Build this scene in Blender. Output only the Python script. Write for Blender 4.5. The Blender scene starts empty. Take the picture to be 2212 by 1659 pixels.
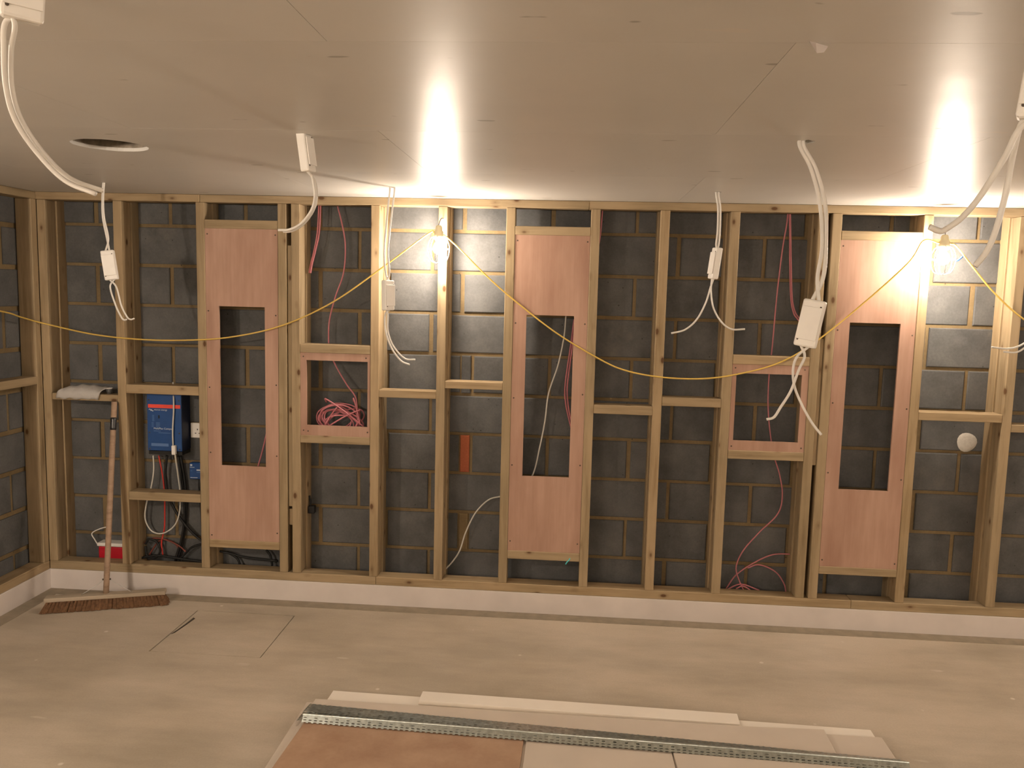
import bpy, bmesh, math, random
from mathutils import Vector, Matrix

random.seed(7)
PI = math.pi
scene = bpy.context.scene
COL = scene.collection

# ------------------------------------------------------------------ camera, world, exposure
F_PX = 1789.4
CAM = Vector((0.0, -4.3805, 1.7485))
RT = Vector((0.99688145, 0.0749711, 0.02463163)).normalized()
UP = Vector((-0.03267963, 0.10809006, 0.99360383)).normalized()
FW = Vector((-0.07182914, 0.99131018, -0.110203)).normalized()
cam_d = bpy.data.cameras.new('camera')
cam_d.sensor_width = 36.0
cam_d.sensor_fit = 'HORIZONTAL'
cam_d.lens = F_PX * 36.0 / 2212.0
cam_d.clip_start = 0.05
cam = bpy.data.objects.new('camera', cam_d)
COL.objects.link(cam)
m3 = Matrix((RT, UP, -FW)).transposed()
cam.matrix_world = Matrix.Translation(CAM) @ m3.to_4x4()
scene.camera = cam

world = bpy.data.worlds.new('world')
scene.world = world
world.use_nodes = True
world.node_tree.nodes['Background'].inputs[0].default_value = (0.0, 0.0, 0.0, 1)
world.node_tree.nodes['Background'].inputs[1].default_value = 0.0

scene.view_settings.view_transform = 'Standard'
scene.view_settings.look = 'None'
scene.view_settings.gamma = 1.0
scene.view_settings.use_curve_mapping = False
scene.view_settings.exposure = 0.0

BULB_COLOR = (1.0, 0.83, 0.665, 1)
BULB_STRENGTH = 1120.0          # the bulbs strung along the frames
BOOSTED_STRENGTH = 1500.0         # unseen bulbs on the other walls, made bigger and brighter to light the room
scene.cycles.max_bounces = 10
scene.cycles.diffuse_bounces = 6
scene.cycles.sample_clamp_indirect = 6.0
scene.cycles.caustics_reflective = False
scene.cycles.caustics_refractive = False


def at(x, y, Y):
    """the point of the place that lies on the plane y = Y along a sight line of the photograph"""
    d = FW + RT * ((x - 1106.0) / F_PX) + UP * ((829.5 - y) / F_PX)
    return CAM + d * ((Y - CAM.y) / d.y)


# ------------------------------------------------------------------ materials
MATS = {}


def new_mat(name, rough=0.6, spec=0.3, metal=0.0, color=(0.5, 0.5, 0.5)):
    m = bpy.data.materials.new(name)
    m.use_nodes = True
    nt = m.node_tree
    b = nt.nodes['Principled BSDF']
    b.inputs['Base Color'].default_value = (*color, 1)
    b.inputs['Roughness'].default_value = rough
    b.inputs['Specular IOR Level'].default_value = spec
    b.inputs['Metallic'].default_value = metal
    MATS[name] = m
    return m, nt, b


def N(nt, kind, **kw):
    n = nt.nodes.new(kind)
    for k, v in kw.items():
        if k.startswith('in_'):
            n.inputs[k[3:]].default_value = v
        else:
            setattr(n, k, v)
    return n


def coords(nt, scale=(1, 1, 1), rand=True, kind='Object'):
    tc = N(nt, 'ShaderNodeTexCoord')
    mp = N(nt, 'ShaderNodeMapping')
    mp.inputs['Scale'].default_value = scale
    src = tc.outputs[kind]
    if rand:
        oi = N(nt, 'ShaderNodeObjectInfo')
        mul = N(nt, 'ShaderNodeMath', operation='MULTIPLY')
        mul.inputs[1].default_value = 37.0
        nt.links.new(oi.outputs['Random'], mul.inputs[0])
        add = N(nt, 'ShaderNodeVectorMath', operation='ADD')
        nt.links.new(src, add.inputs[0])
        nt.links.new(mul.outputs[0], add.inputs[1])
        src = add.outputs[0]
    nt.links.new(src, mp.inputs['Vector'])
    return mp.outputs['Vector']


def noise(nt, vec, scale, detail=4, rough=0.55):
    n = N(nt, 'ShaderNodeTexNoise')
    n.inputs['Scale'].default_value = scale
    n.inputs['Detail'].default_value = detail
    n.inputs['Roughness'].default_value = rough
    nt.links.new(vec, n.inputs['Vector'])
    return n.outputs['Fac']


def ramp(nt, fac, stops):
    r = N(nt, 'ShaderNodeValToRGB')
    e = r.color_ramp.elements
    while len(e) < len(stops):
        e.new(0.5)
    for k, (p, c) in enumerate(stops):
        e[k].position = p
        e[k].color = (*c, 1) if len(c) == 3 else c
    nt.links.new(fac, r.inputs['Fac'])
    return r.outputs['Color']


def mix(nt, fac, a, b, blend='MIX'):
    m = N(nt, 'ShaderNodeMix', data_type='RGBA', blend_type=blend)
    for sock, v in ((m.inputs[0], fac), (m.inputs[6], a), (m.inputs[7], b)):
        if isinstance(v, (int, float)):
            sock.default_value = v
        elif isinstance(v, tuple):
            sock.default_value = (*v, 1) if len(v) == 3 else v
        else:
            nt.links.new(v, sock)
    return m.outputs[2]


def bump(nt, b, fac, strength=0.3, dist=0.01):
    n = N(nt, 'ShaderNodeBump')
    n.inputs['Strength'].default_value = strength
    n.inputs['Distance'].default_value = dist
    nt.links.new(fac, n.inputs['Height'])
    nt.links.new(n.outputs[0], b.inputs['Normal'])


def wood(name, dark, light, knot=(0.10, 0.05, 0.02), length_axis='X', knots=True, rough=0.7):
    m, nt, b = new_mat(name, rough, 0.25)
    sc = {'X': (1.1, 16, 16), 'Z': (16, 16, 1.1)}[length_axis]
    v = coords(nt, sc)
    f = noise(nt, v, 2.2, 6, 0.6)
    c = ramp(nt, f, [(0.3, dark), (0.52, light), (0.75, tuple(x * 1.08 for x in light))])
    v3 = coords(nt, (2.0, 5, 5) if length_axis == 'X' else (5, 5, 2))
    big = noise(nt, v3, 1.6, 3)
    c = mix(nt, ramp(nt, big, [(0.35, (0.75, 0.75, 0.75)), (0.65, (1.0, 1.0, 1.0))]), (0, 0, 0), c, 'MIX') if False else \
        mix(nt, 0.6, c, ramp(nt, big, [(0.3, (0.72, 0.73, 0.70)), (0.7, (1.0, 1.0, 1.0))]), 'MULTIPLY')
    if knots:
        v2 = coords(nt, (8.5, 16, 16) if length_axis == 'X' else (16, 16, 8.5))
        vo = N(nt, 'ShaderNodeTexVoronoi')
        vo.inputs['Scale'].default_value = 1.0
        vo.inputs['Randomness'].default_value = 1.0
        nt.links.new(v2, vo.inputs['Vector'])
        kf = ramp(nt, vo.outputs['Distance'], [(0.10, (1, 1, 1)), (0.17, (0.30, 0.30, 0.30)), (0.30, (0, 0, 0))])
        pick = N(nt, 'ShaderNodeSeparateColor')
        nt.links.new(vo.outputs['Color'], pick.inputs[0])
        gt = N(nt, 'ShaderNodeMath', operation='GREATER_THAN')
        gt.inputs[1].default_value = 0.62
        nt.links.new(pick.outputs[0], gt.inputs[0])
        kf = mix(nt, 1.0, kf, gt.outputs[0], 'MULTIPLY')
        c = mix(nt, kf, c, knot)
    nt.links.new(c, b.inputs['Base Color'])
    bump(nt, b, f, 0.12, 0.004)
    return m


wood('pine', (0.250, 0.184, 0.106), (0.362, 0.274, 0.168))
wood('pine_warm', (0.275, 0.194, 0.106), (0.380, 0.282, 0.168))
wood('pine_grey', (0.24, 0.175, 0.100), (0.33, 0.25, 0.150))
wood('broom_wood', (0.235, 0.155, 0.105), (0.34, 0.235, 0.165), knots=False)
wood('broom_head_wood', (0.30, 0.24, 0.18), (0.40, 0.33, 0.25), knots=False)


def ply(name, a, b_, rough=0.6):
    m, nt, b = new_mat(name, rough, 0.25)
    v = coords(nt, (30, 30, 1.6))
    f = noise(nt, v, 2.0, 5, 0.6)
    c = ramp(nt, f, [(0.3, a), (0.7, b_)])
    v2 = coords(nt, (3.0, 3.0, 0.9))
    g = noise(nt, v2, 2.0, 4, 0.55)
    c = mix(nt, 0.75, c, ramp(nt, g, [(0.32, (0.70, 0.62, 0.58)), (0.62, (1, 1, 1))]), 'MULTIPLY')
    nt.links.new(c, b.inputs['Base Color'])
    bump(nt, b, f, 0.08, 0.002)
    return m


ply('plywood', (0.405, 0.255, 0.190), (0.455, 0.295, 0.225))
ply('plywood_floor', (0.36, 0.235, 0.155), (0.39, 0.258, 0.172))


def block_mat(name, base, lite):
    m, nt, b = new_mat(name, 0.9, 0.15)
    v = coords(nt, (1, 1, 1), rand=True)
    f = noise(nt, v, 90, 4, 0.7)
    g = noise(nt, v, 5, 5, 0.6)
    c = ramp(nt, g, [(0.3, base), (0.68, lite)])
    c = mix(nt, 0.5, c, ramp(nt, f, [(0.3, (0.72, 0.72, 0.72)), (0.7, (1.12, 1.12, 1.12))]), 'MULTIPLY')
    # pale mortar smears
    h = noise(nt, v, 3.1, 6, 0.7)
    c = mix(nt, ramp(nt, h, [(0.64, (0, 0, 0)), (0.74, (0.45, 0.45, 0.45))]), c, (0.17, 0.16, 0.145))
    # small dark pits
    vo = N(nt, 'ShaderNodeTexVoronoi')
    vo.inputs['Scale'].default_value = 14
    nt.links.new(v, vo.inputs['Vector'])
    c = mix(nt, ramp(nt, vo.outputs['Distance'], [(0.035, (0.9, 0.9, 0.9)), (0.06, (0, 0, 0))]), c, (0.03, 0.03, 0.03))
    nt.links.new(c, b.inputs['Base Color'])
    bump(nt, b, f, 0.25, 0.003)
    return m


block_mat('concrete_block', (0.076, 0.078, 0.079), (0.130, 0.132, 0.133))
block_mat('mortar', (0.150, 0.108, 0.056), (0.22, 0.163, 0.088))
block_mat('red_brick', (0.30, 0.085, 0.045), (0.38, 0.12, 0.06))
block_mat('plaster_dab', (0.50, 0.48, 0.44), (0.62, 0.60, 0.55))

m, nt, b = new_mat('ceiling_board', 0.40, 0.09)
v = coords(nt, rand=False)
g = noise(nt, v, 1.4, 5, 0.55)
c = ramp(nt, g, [(0.3, (0.60, 0.585, 0.555)), (0.7, (0.65, 0.635, 0.605))])
sc_v = coords(nt, (4.0, 9.0, 1.0), rand=False)
h = noise(nt, sc_v, 2.1, 2, 0.4)
c = mix(nt, ramp(nt, h, [(0.745, (0, 0, 0)), (0.77, (0.55, 0.55, 0.55))]), c, (0.22, 0.20, 0.175))
h2 = noise(nt, coords(nt, (2.0, 6.0, 1.0), rand=False), 3.3, 2, 0.4)
c = mix(nt, ramp(nt, h2, [(0.755, (0, 0, 0)), (0.78, (0.7, 0.7, 0.7))]), c, (0.66, 0.62, 0.57))
nt.links.new(c, b.inputs['Base Color'])
r_ = N(nt, 'ShaderNodeMapRange')
r_.inputs['To Min'].default_value = 0.34
r_.inputs['To Max'].default_value = 0.46
nt.links.new(noise(nt, v, 3.0, 4), r_.inputs['Value'])
nt.links.new(r_.outputs[0], b.inputs['Roughness'])
bump(nt, b, noise(nt, coords(nt, (1.2, 3.5, 1), rand=False), 5.0, 3), 0.05, 0.01)

m, nt, b = new_mat('floor_concrete', 0.62, 0.25)
v = coords(nt, rand=False)
g = noise(nt, v, 1.1, 6, 0.6)
c = ramp(nt, g, [(0.3, (0.39, 0.33, 0.255)), (0.5, (0.455, 0.39, 0.31)), (0.72, (0.51, 0.445, 0.365))])
swirl = noise(nt, coords(nt, (0.5, 1.6, 1), rand=False), 1.7, 5, 0.6)
c = mix(nt, 0.55, c, ramp(nt, swirl, [(0.36, (0.62, 0.62, 0.60)), (0.6, (1.06, 1.05, 1.04))]), 'MULTIPLY')
f = noise(nt, v, 120, 3, 0.6)
c = mix(nt, 0.35, c, ramp(nt, f, [(0.3, (0.85, 0.85, 0.85)), (0.7, (1.1, 1.1, 1.1))]), 'MULTIPLY')
sp = N(nt, 'ShaderNodeTexVoronoi')
sp.inputs['Scale'].default_value = 4.5
nt.links.new(v, sp.inputs['Vector'])
c = mix(nt, ramp(nt, sp.outputs['Distance'], [(0.03, (0.8, 0.8, 0.8)), (0.055, (0, 0, 0))]), c, (0.62, 0.57, 0.50))
h = noise(nt, coords(nt, (1.2, 3.2, 1), rand=False), 2.6, 2, 0.4)
c = mix(nt, ramp(nt, h, [(0.735, (0, 0, 0)), (0.76, (0.5, 0.5, 0.5))]), c, (0.56, 0.50, 0.43))
nt.links.new(c, b.inputs['Base Color'])
bump(nt, b, noise(nt, v, 26, 5), 0.08, 0.004)


def plain(name, color, rough=0.5, spec=0.35, metal=0.0, var=0.12, scale=18):
    m, nt, b = new_mat(name, rough, spec, metal, color)
    v = coords(nt)
    f = noise(nt, v, scale, 3)
    c = ramp(nt, f, [(0.3, tuple(x * (1 - var) for x in color)), (0.7, tuple(min(1, x * (1 + var)) for x in color))])
    nt.links.new(c, b.inputs['Base Color'])
    return m


plain('white_board', (0.63, 0.58, 0.55), 0.75, 0.2, var=0.06, scale=5)
plain('mdf_pale', (0.52, 0.455, 0.385), 0.7, 0.2, var=0.05, scale=4)
plain('mdf_white', (0.74, 0.68, 0.60), 0.6, 0.25, var=0.04, scale=4)
plain('edge_foam', (0.245, 0.205, 0.155), 0.85, 0.1)
plain('insulation_edge', (0.30, 0.26, 0.21), 0.9, 0.1, var=0.3, scale=40)
plain('white_plastic', (0.80, 0.78, 0.74), 0.38, 0.4, var=0.03)
plain('cable_white', (0.72, 0.70, 0.66), 0.42, 0.4, var=0.04)
plain('cable_grey', (0.58, 0.57, 0.52), 0.45, 0.35, var=0.05)
plain('cable_pink', (0.47, 0.165, 0.19), 0.45, 0.35, var=0.06)
plain('cable_yellow', (0.62, 0.43, 0.10), 0.4, 0.4, var=0.04)
plain('cable_red', (0.52, 0.04, 0.03), 0.45, 0.35)
plain('cable_dull_red', (0.17, 0.045, 0.032), 0.5, 0.3)
plain('black_rubber', (0.012, 0.012, 0.012), 0.55, 0.3)
plain('black_tape', (0.02, 0.02, 0.022), 0.3, 0.5)
plain('inverter_blue', (0.013, 0.060, 0.205), 0.38, 0.45, var=0.06)
plain('dark_blue', (0.008, 0.016, 0.05), 0.5, 0.35)
plain('print_white', (0.52, 0.57, 0.64), 0.5, 0.2, var=0.02)
plain('print_faint', (0.10, 0.18, 0.38), 0.5, 0.2, var=0.02)
plain('stripe_red', (0.72, 0.075, 0.05), 0.5, 0.3)
plain('cooler_red', (0.42, 0.008, 0.022), 0.35, 0.45)
plain('screw_dark', (0.07, 0.05, 0.035), 0.5, 0.4)
plain('steel', (0.55, 0.54, 0.52), 0.32, 0.5, 0.9)
plain('galvanised', (0.50, 0.55, 0.53), 0.30, 0.5, 0.88, var=0.22, scale=60)
plain('bristle', (0.115, 0.062, 0.032), 0.8, 0.15, var=0.35, scale=80)
plain('turquoise', (0.10, 0.62, 0.66), 0.4, 0.4)
plain('blue_tie', (0.02, 0.08, 0.45), 0.4, 0.4)
plain('void_dark', (0.05, 0.045, 0.04), 0.9, 0.1)
plain('plain_wall', (0.44, 0.40, 0.35), 0.85, 0.15, var=0.08, scale=3)
plain('holder_plastic', (0.75, 0.68, 0.45), 0.45, 0.35, var=0.03)
plain('hatch_gap', (0.06, 0.05, 0.04), 0.9, 0.1)

m, nt, b = new_mat('bag_plastic', 0.18, 0.7, 0.0, (0.80, 0.78, 0.76))
b.inputs['Transmission Weight'].default_value = 0.0
bump(nt, b, noise(nt, coords(nt), 34, 4, 0.6), 0.5, 0.006)
m, nt, b = new_mat('clear_plastic', 0.06, 0.6, 0.0, (0.92, 0.93, 0.93))
b.inputs['Transmission Weight'].default_value = 0.9
for nm, st in (('bulb_glow', BULB_STRENGTH), ('boosted_glow', BOOSTED_STRENGTH)):
    m = bpy.data.materials.new(nm)
    m.use_nodes = True
    nt = m.node_tree
    nt.nodes.remove(nt.nodes['Principled BSDF'])
    em = N(nt, 'ShaderNodeEmission')
    em.inputs['Color'].default_value = BULB_COLOR
    em.inputs['Strength'].default_value = st
    nt.links.new(em.outputs[0], nt.nodes['Material Output'].inputs['Surface'])
    MATS[nm] = m


# ------------------------------------------------------------------ geometry helpers
def obj(name, me, mat=None, parent=None, loc=None):
    if isinstance(me, bmesh.types.BMesh):
        d = bpy.data.meshes.new(name)
        me.normal_update()
        me.to_mesh(d)
        me.free()
        me = d
    if mat and not me.materials:
        me.materials.append(MATS[mat])
    o = bpy.data.objects.new(name, me)
    COL.objects.link(o)
    if parent:
        o.parent = parent
    if loc is not None:
        o.location = loc
    return o


def empty(name, loc=(0, 0, 0), rz=0.0):
    o = bpy.data.objects.new(name, None)
    o.empty_display_size = 0.05
    COL.objects.link(o)
    o.location = loc
    o.rotation_euler = (0, 0, rz)
    return o


def tag(o, label=None, cat=None, group=None, kind=None):
    if label:
        o['label'] = label
    if cat:
        o['category'] = cat
    if group:
        o['group'] = group
    if kind:
        o['kind'] = kind
    return o


def keep(o, parent):
    """parent o to a thing without moving it"""
    o.parent = parent
    o.matrix_parent_inverse = parent.matrix_basis.inverted()
    return o


def bm_box(x0, x1, y0, y1, z0, z1, bev=0.0, seg=1, bm=None):
    own = bm is None
    if own:
        bm = bmesh.new()
    r = bmesh.ops.create_cube(bm, size=1.0)
    for v in r['verts']:
        v.co = Vector(((x0 + x1) / 2 + v.co.x * (x1 - x0), (y0 + y1) / 2 + v.co.y * (y1 - y0), (z0 + z1) / 2 + v.co.z * (z1 - z0)))
    if bev > 0:
        es = list({e for v in r['verts'] for e in v.link_edges})
        bmesh.ops.bevel(bm, geom=es, offset=bev, segments=seg, affect='EDGES', profile=0.5)
    return bm


def box(name, x0, x1, y0, y1, z0, z1, mat, parent=None, bev=0.0, seg=1, center=True):
    """a box whose origin is its centre"""
    cx, cy, cz = (x0 + x1) / 2, (y0 + y1) / 2, (z0 + z1) / 2
    o = obj(name, bm_box(x0 - cx, x1 - cx, y0 - cy, y1 - cy, z0 - cz, z1 - cz, bev, seg), mat, None, (cx, cy, cz))
    if parent:
        keep(o, parent)
    return o


def timber(name, x0, x1, y0, y1, z0, z1, parent, mat='pine', bev=0.0025):
    """a sawn timber; its local X runs along its length so that the grain does too"""
    dx, dy, dz = x1 - x0, y1 - y0, z1 - z0
    L = max(dx, dy, dz)
    if L == dx:
        dims, rot = (dx, dy, dz), (0, 0, 0)
    elif L == dy:
        dims, rot = (dy, dx, dz), (0, 0, PI / 2)
    else:
        dims, rot = (dz, dy, dx), (0, -PI / 2, 0)
    a, b_, c_ = (d / 2 for d in dims)
    o = obj(name, bm_box(-a, a, -b_, b_, -c_, c_, bev), mat, None, ((x0 + x1) / 2, (y0 + y1) / 2, (z0 + z1) / 2))
    o.rotation_euler = rot
    bpy.context.view_layer.update()
    keep(o, parent)
    return o


def smooth_path(pts, per=8):
    pts = [Vector(p) for p in pts]
    if len(pts) < 3:
        n = per
        return [pts[0].lerp(pts[1], i / n) for i in range(n + 1)]
    ext = [pts[0] * 2 - pts[1]] + pts + [pts[-1] * 2 - pts[-2]]
    out = []
    for i in range(1, len(ext) - 2):
        p0, p1, p2, p3 = ext[i - 1], ext[i], ext[i + 1], ext[i + 2]
        for k in range(per):
            t = k / per
            out.append(0.5 * ((2 * p1) + (p2 - p0) * t + (2 * p0 - 5 * p1 + 4 * p2 - p3) * t * t + (3 * p1 - p0 - 3 * p2 + p3) * t ** 3))
    out.append(pts[-1])
    return out


def tube_mesh(path, r, sides=8, rads=None):
    verts, faces = [], []
    up = Vector((0.13, 0.31, 0.94)).normalized()
    n = len(path)
    prev = None
    for i, p in enumerate(path):
        t = (path[min(i + 1, n - 1)] - path[max(i - 1, 0)]).normalized()
        if prev is None:
            a = t.cross(up)
            if a.length < 1e-3:
                a = t.cross(Vector((1, 0, 0)))
        else:
            a = prev - t * prev.dot(t)
        a.normalize()
        prev = a
        b_ = t.cross(a)
        rr = rads[i] if rads else r
        for k in range(sides):
            w = 2 * PI * k / sides
            verts.append(p + a * (rr * math.cos(w)) + b_ * (rr * math.sin(w)))
    for i in range(n - 1):
        for k in range(sides):
            k2 = (k + 1) % sides
            faces.append((i * sides + k, i * sides + k2, (i + 1) * sides + k2, (i + 1) * sides + k))
    faces.append(tuple(range(sides))[::-1])
    faces.append(tuple((n - 1) * sides + k for k in range(sides)))
    me = bpy.data.meshes.new('tube')
    me.from_pydata([tuple(v) for v in verts], [], faces)
    me.polygons.foreach_set('use_smooth', [True] * len(me.polygons))
    me.update()
    return me


def tube(name, pts, r, mat, parent=None, per=8, sides=8, smooth=True):
    path = smooth_path(pts, per) if smooth else [Vector(p) for p in pts]
    o0 = path[0].copy()
    me = tube_mesh([p - o0 for p in path], r, sides)
    me.name = name
    o = obj(name, me, mat, None, o0)
    if parent:
        keep(o, parent)
    return o


def lathe(profile, seg=20, close=True):
    bm = bmesh.new()
    rings = []
    for (r, z) in profile:
        if r < 1e-5:
            rings.append([bm.verts.new((0, 0, z))])
        else:
            rings.append([bm.verts.new((r * math.cos(2 * PI * k / seg), r * math.sin(2 * PI * k / seg), z)) for k in range(seg)])
    for a, b_ in zip(rings[:-1], rings[1:]):
        for k in range(seg):
            k2 = (k + 1) % seg
            if len(a) == 1 and len(b_) == 1:
                continue
            if len(a) == 1:
                f = bm.faces.new((a[0], b_[k2], b_[k]))
            elif len(b_) == 1:
                f = bm.faces.new((a[k], a[k2], b_[0]))
            else:
                f = bm.faces.new((a[k], a[k2], b_[k2], b_[k]))
            f.smooth = True
    bmesh.ops.recalc_face_normals(bm, faces=bm.faces)
    return bm


def plate_with_holes(outer, holes, z0, z1):
    """a flat sheet between z0 and z1 with real openings; outer and holes are lists of (x, y)"""
    bm = bmesh.new()
    edges = []
    for loop in [outer] + holes:
        vs = [bm.verts.new((p[0], p[1], z0)) for p in loop]
        for a, b_ in zip(vs, vs[1:] + vs[:1]):
            edges.append(bm.edges.new((a, b_)))
    r = bmesh.ops.triangle_fill(bm, use_beauty=True, use_dissolve=False, edges=edges)
    faces = [g for g in r['geom'] if isinstance(g, bmesh.types.BMFace)]
    # drop anything filled inside a hole
    def inside(pt, loop):
        c_ = False
        for (ax, ay), (bx, by) in zip(loop, loop[1:] + loop[:1]):
            if (ay > pt.y) != (by > pt.y) and pt.x < (bx - ax) * (pt.y - ay) / (by - ay) + ax:
                c_ = not c_
        return c_
    bad = [f for f in faces if any(inside(f.calc_center_median(), h) for h in holes)]
    if bad:
        bmesh.ops.delete(bm, geom=bad, context='FACES_ONLY')
    faces = list(bm.faces)
    ex = bmesh.ops.extrude_face_region(bm, geom=faces)
    for g in ex['geom']:
        if isinstance(g, bmesh.types.BMVert):
            g.co.z = z1
    bmesh.ops.recalc_face_normals(bm, faces=bm.faces)
    return bm


def text_mesh(s, size, extrude=0.0004):
    cu = bpy.data.curves.new('lettering', 'FONT')
    cu.body = s
    cu.size = size
    cu.extrude = extrude
    cu.resolution_u = 3
    o = bpy.data.objects.new('lettering', cu)
    COL.objects.link(o)
    bpy.context.view_layer.update()
    me = bpy.data.meshes.new_from_object(o)
    bpy.data.objects.remove(o)
    me.name = 'lettering'
    return me


# ------------------------------------------------------------------ dimensions of the place
ZP = 0.162           # top of the bottom plate
ZT = 2.187           # underside of the top plate
ZC = 2.228           # ceiling
SW = 0.047           # stud width
SD = 0.090           # stud depth
YB = 0.175           # face of the back block wall
XL = -2.937          # front plane of the left frame
XLB = -3.040         # face of the left block wall
XR = 4.90            # right wall
YF = -6.8            # wall behind the photographer
STUDS = [-2.937, -2.506, -2.043, -1.593, -1.520, -1.086, -0.726, -0.368, 0.073, 0.430, 0.786, 1.226, 1.295, 1.744, 2.208,
         2.650, 3.09, 3.53, 3.97, 4.41]

# ------------------------------------------------------------------ floor
HX0, HX1, HY0, HY1 = -1.975, -1.435, -0.724, -0.207
fl = obj('floor', plate_with_holes([(XLB, YF), (XR, YF), (XR, YB), (XLB, YB)], [[(HX0, HY0), (HX1 + 0.01, HY0), (HX1, HY1), (HX0, HY1 + 0.004)]], 0.0, -0.03), 'floor_concrete')
tag(fl, 'dusty grey-brown concrete screed floor', kind='structure')
g = 0.0055
hc = obj('access_cover', plate_with_holes([(HX0 + g, HY0 + g), (HX1 + 0.01 - g, HY0 + g), (HX1 - g, HY1 - g), (HX0 + g, HY1 + 0.004 - g)], [], -0.0015, -0.03), 'floor_concrete', fl)
hg = box('cover_frame', HX0 - 0.05, HX1 + 0.05, HY0 - 0.05, HY1 + 0.05, -0.07, -0.0305, 'hatch_gap', fl)
# chipped groove beside the cover edge
chip = obj('chip_mark', plate_with_holes([(-1.966, -0.52), (-1.955, -0.50), (-1.944, -0.40), (-1.936, -0.315), (-1.950, -0.305), (-1.953, -0.40), (-1.962, -0.49)], [], 0.0005, -0.001), 'hatch_gap', fl)

tag(box('trim_1', XL + 0.092, XR - 0.05, -0.088, -0.0045, -0.02, 0.0016, 'edge_foam'), 'dark foam edge strip along the back wall', kind='structure')
tag(box('trim_2', XL + 0.0045, XL + 0.088, YF + 0.05, -0.0045, -0.02, 0.0016, 'edge_foam'), 'dark foam edge strip along the left wall', kind='structure')

# ------------------------------------------------------------------ ceiling: boards on a void
ce = obj('ceiling', bm_box(XLB - 0.1, XR + 0.1, YF - 0.1, YB + 0.12, 2.46, 2.50), 'void_dark')
tag(ce, 'boarded ceiling with cable holes', kind='structure')


def circle(cx, cy, r, n=14, rag=0.0, sy=1.0):
    return [(cx + r * (1 + random.uniform(-rag, rag)) * math.cos(2 * PI * k / n), cy + sy * r * (1 + random.uniform(-rag, rag)) * math.sin(2 * PI * k / n)) for k in range(n)]


HOLES = [(-1.652, -1.497, 0.126, 40, 0.012, 1.0),
         (-2.302, -0.424, 0.012, 10, 0.1, 1.0), (-0.881, -0.422, 0.014, 10, 0.1, 1.0), (0.640, -0.442, 0.016, 12, 0.25, 1.3),
         (2.17, -0.43, 0.016, 12, 0.2, 1.0), (-0.872, -1.735, 0.018, 12, 0.2, 1.0), (0.690, -1.716, 0.024, 12, 0.3, 1.2),
         (-0.93, -3.06, 0.018, 12, 0.2, 1.0), (0.70, -3.06, 0.018, 12, 0.2, 1.0)]
yj = [0.165, -0.915, -1.820, -2.725, -3.63, -4.53, -5.43, -6.33, -7.23, YF]
row = 0
for y1, y0 in zip(yj[:-1], yj[1:]):
    x = XLB - 0.05 - (0.55 if row % 2 else 0.0)
    if row == 1:
        x = 1.185 - 1.8 * 3
    elif row == 2:
        x = 0.40 - 1.8 * 2
    elif row == 3:
        x = -0.50 - 1.8 * 2
    while x < XR:
        xa, xb = max(x, XLB - 0.05), min(x + 1.8, XR)
        gp = 0.0005
        hs = [circle(*h) for h in HOLES if xa < h[0] < xb and y0 < h[1] < y1]
        if xb - xa > 0.02:
            cx, cy = (xa + xb) / 2, (y0 + y1) / 2
            zb = ZC + random.uniform(-0.0001, 0.0001)
            bo = obj('ceiling_board', plate_with_holes([(xa + gp - cx, y0 + gp - cy), (xb - gp - cx, y0 + gp - cy), (xb - gp - cx, y1 - gp - cy), (xa + gp - cx, y1 - gp - cy)],
                                                       [[(p[0] - cx, p[1] - cy) for p in h] for h in hs], zb, zb + 0.0125), 'ceiling_board', None, (cx, cy, 0))
            keep(bo, ce)
        x += 1.8
    row += 1
hl = obj('hole_edge', lathe([(0.1265, 0.0), (0.1265, 0.034), (0.140, 0.034), (0.140, 0.0), (0.1265, 0.0)], 40), 'insulation_edge', None, (-1.652, -1.497, ZC + 0.0128))
keep(hl, ce)
# torn paper flap on the ceiling
fp = at(1770, 84, -2.72)
fb = bmesh.new()
vs = [fb.verts.new(p) for p in ((-0.03, -0.006, -0.004), (-0.012, -0.010, -0.024), (0.012, -0.006, -0.018), (0.032, 0.002, -0.002), (0.0, 0.004, 0.0))]
fb.faces.new(vs)
bmesh.ops.solidify(fb, geom=list(fb.faces), thickness=0.0008)
fo = obj('torn_paper', fb, 'white_board', None, (0.437, -2.735, ZC - 0.0015))
fo.rotation_euler = (0, 0, 0.6)
bpy.context.view_layer.update()
keep(fo, ce)

# ------------------------------------------------------------------ block walls
BLK = {}


def block_mesh(w, h):
    key = (round(w, 3), round(h, 3))
    if key not in BLK:
        bm = bmesh.new()
        a, c_ = w / 2, h / 2
        ch, d = 0.005, 0.012
        rings = []
        for (ax, az, y) in ((a, c_, 0.0), (a, c_, -d + 0.004), (a - ch, c_ - ch, -d)):
            rings.append([bm.verts.new((sx * ax, y, sz * az)) for sx, sz in ((-1, -1), (1, -1), (1, 1), (-1, 1))])
        for r0, r1 in zip(rings[:-1], rings[1:]):
            for k in range(4):
                bm.faces.new((r0[k], r0[(k + 1) % 4], r1[(k + 1) % 4], r1[k]))
        bm.faces.new(rings[-1])
        bm.faces.new(rings[0][::-1])
        bmesh.ops.recalc_face_normals(bm, faces=bm.faces)
        me = bpy.data.meshes.new('block')
        bm.to_mesh(me)
        bm.free()
        me.materials.append(MATS['concrete_block'])
        BLK[key] = me
    return BLK[key]


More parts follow.
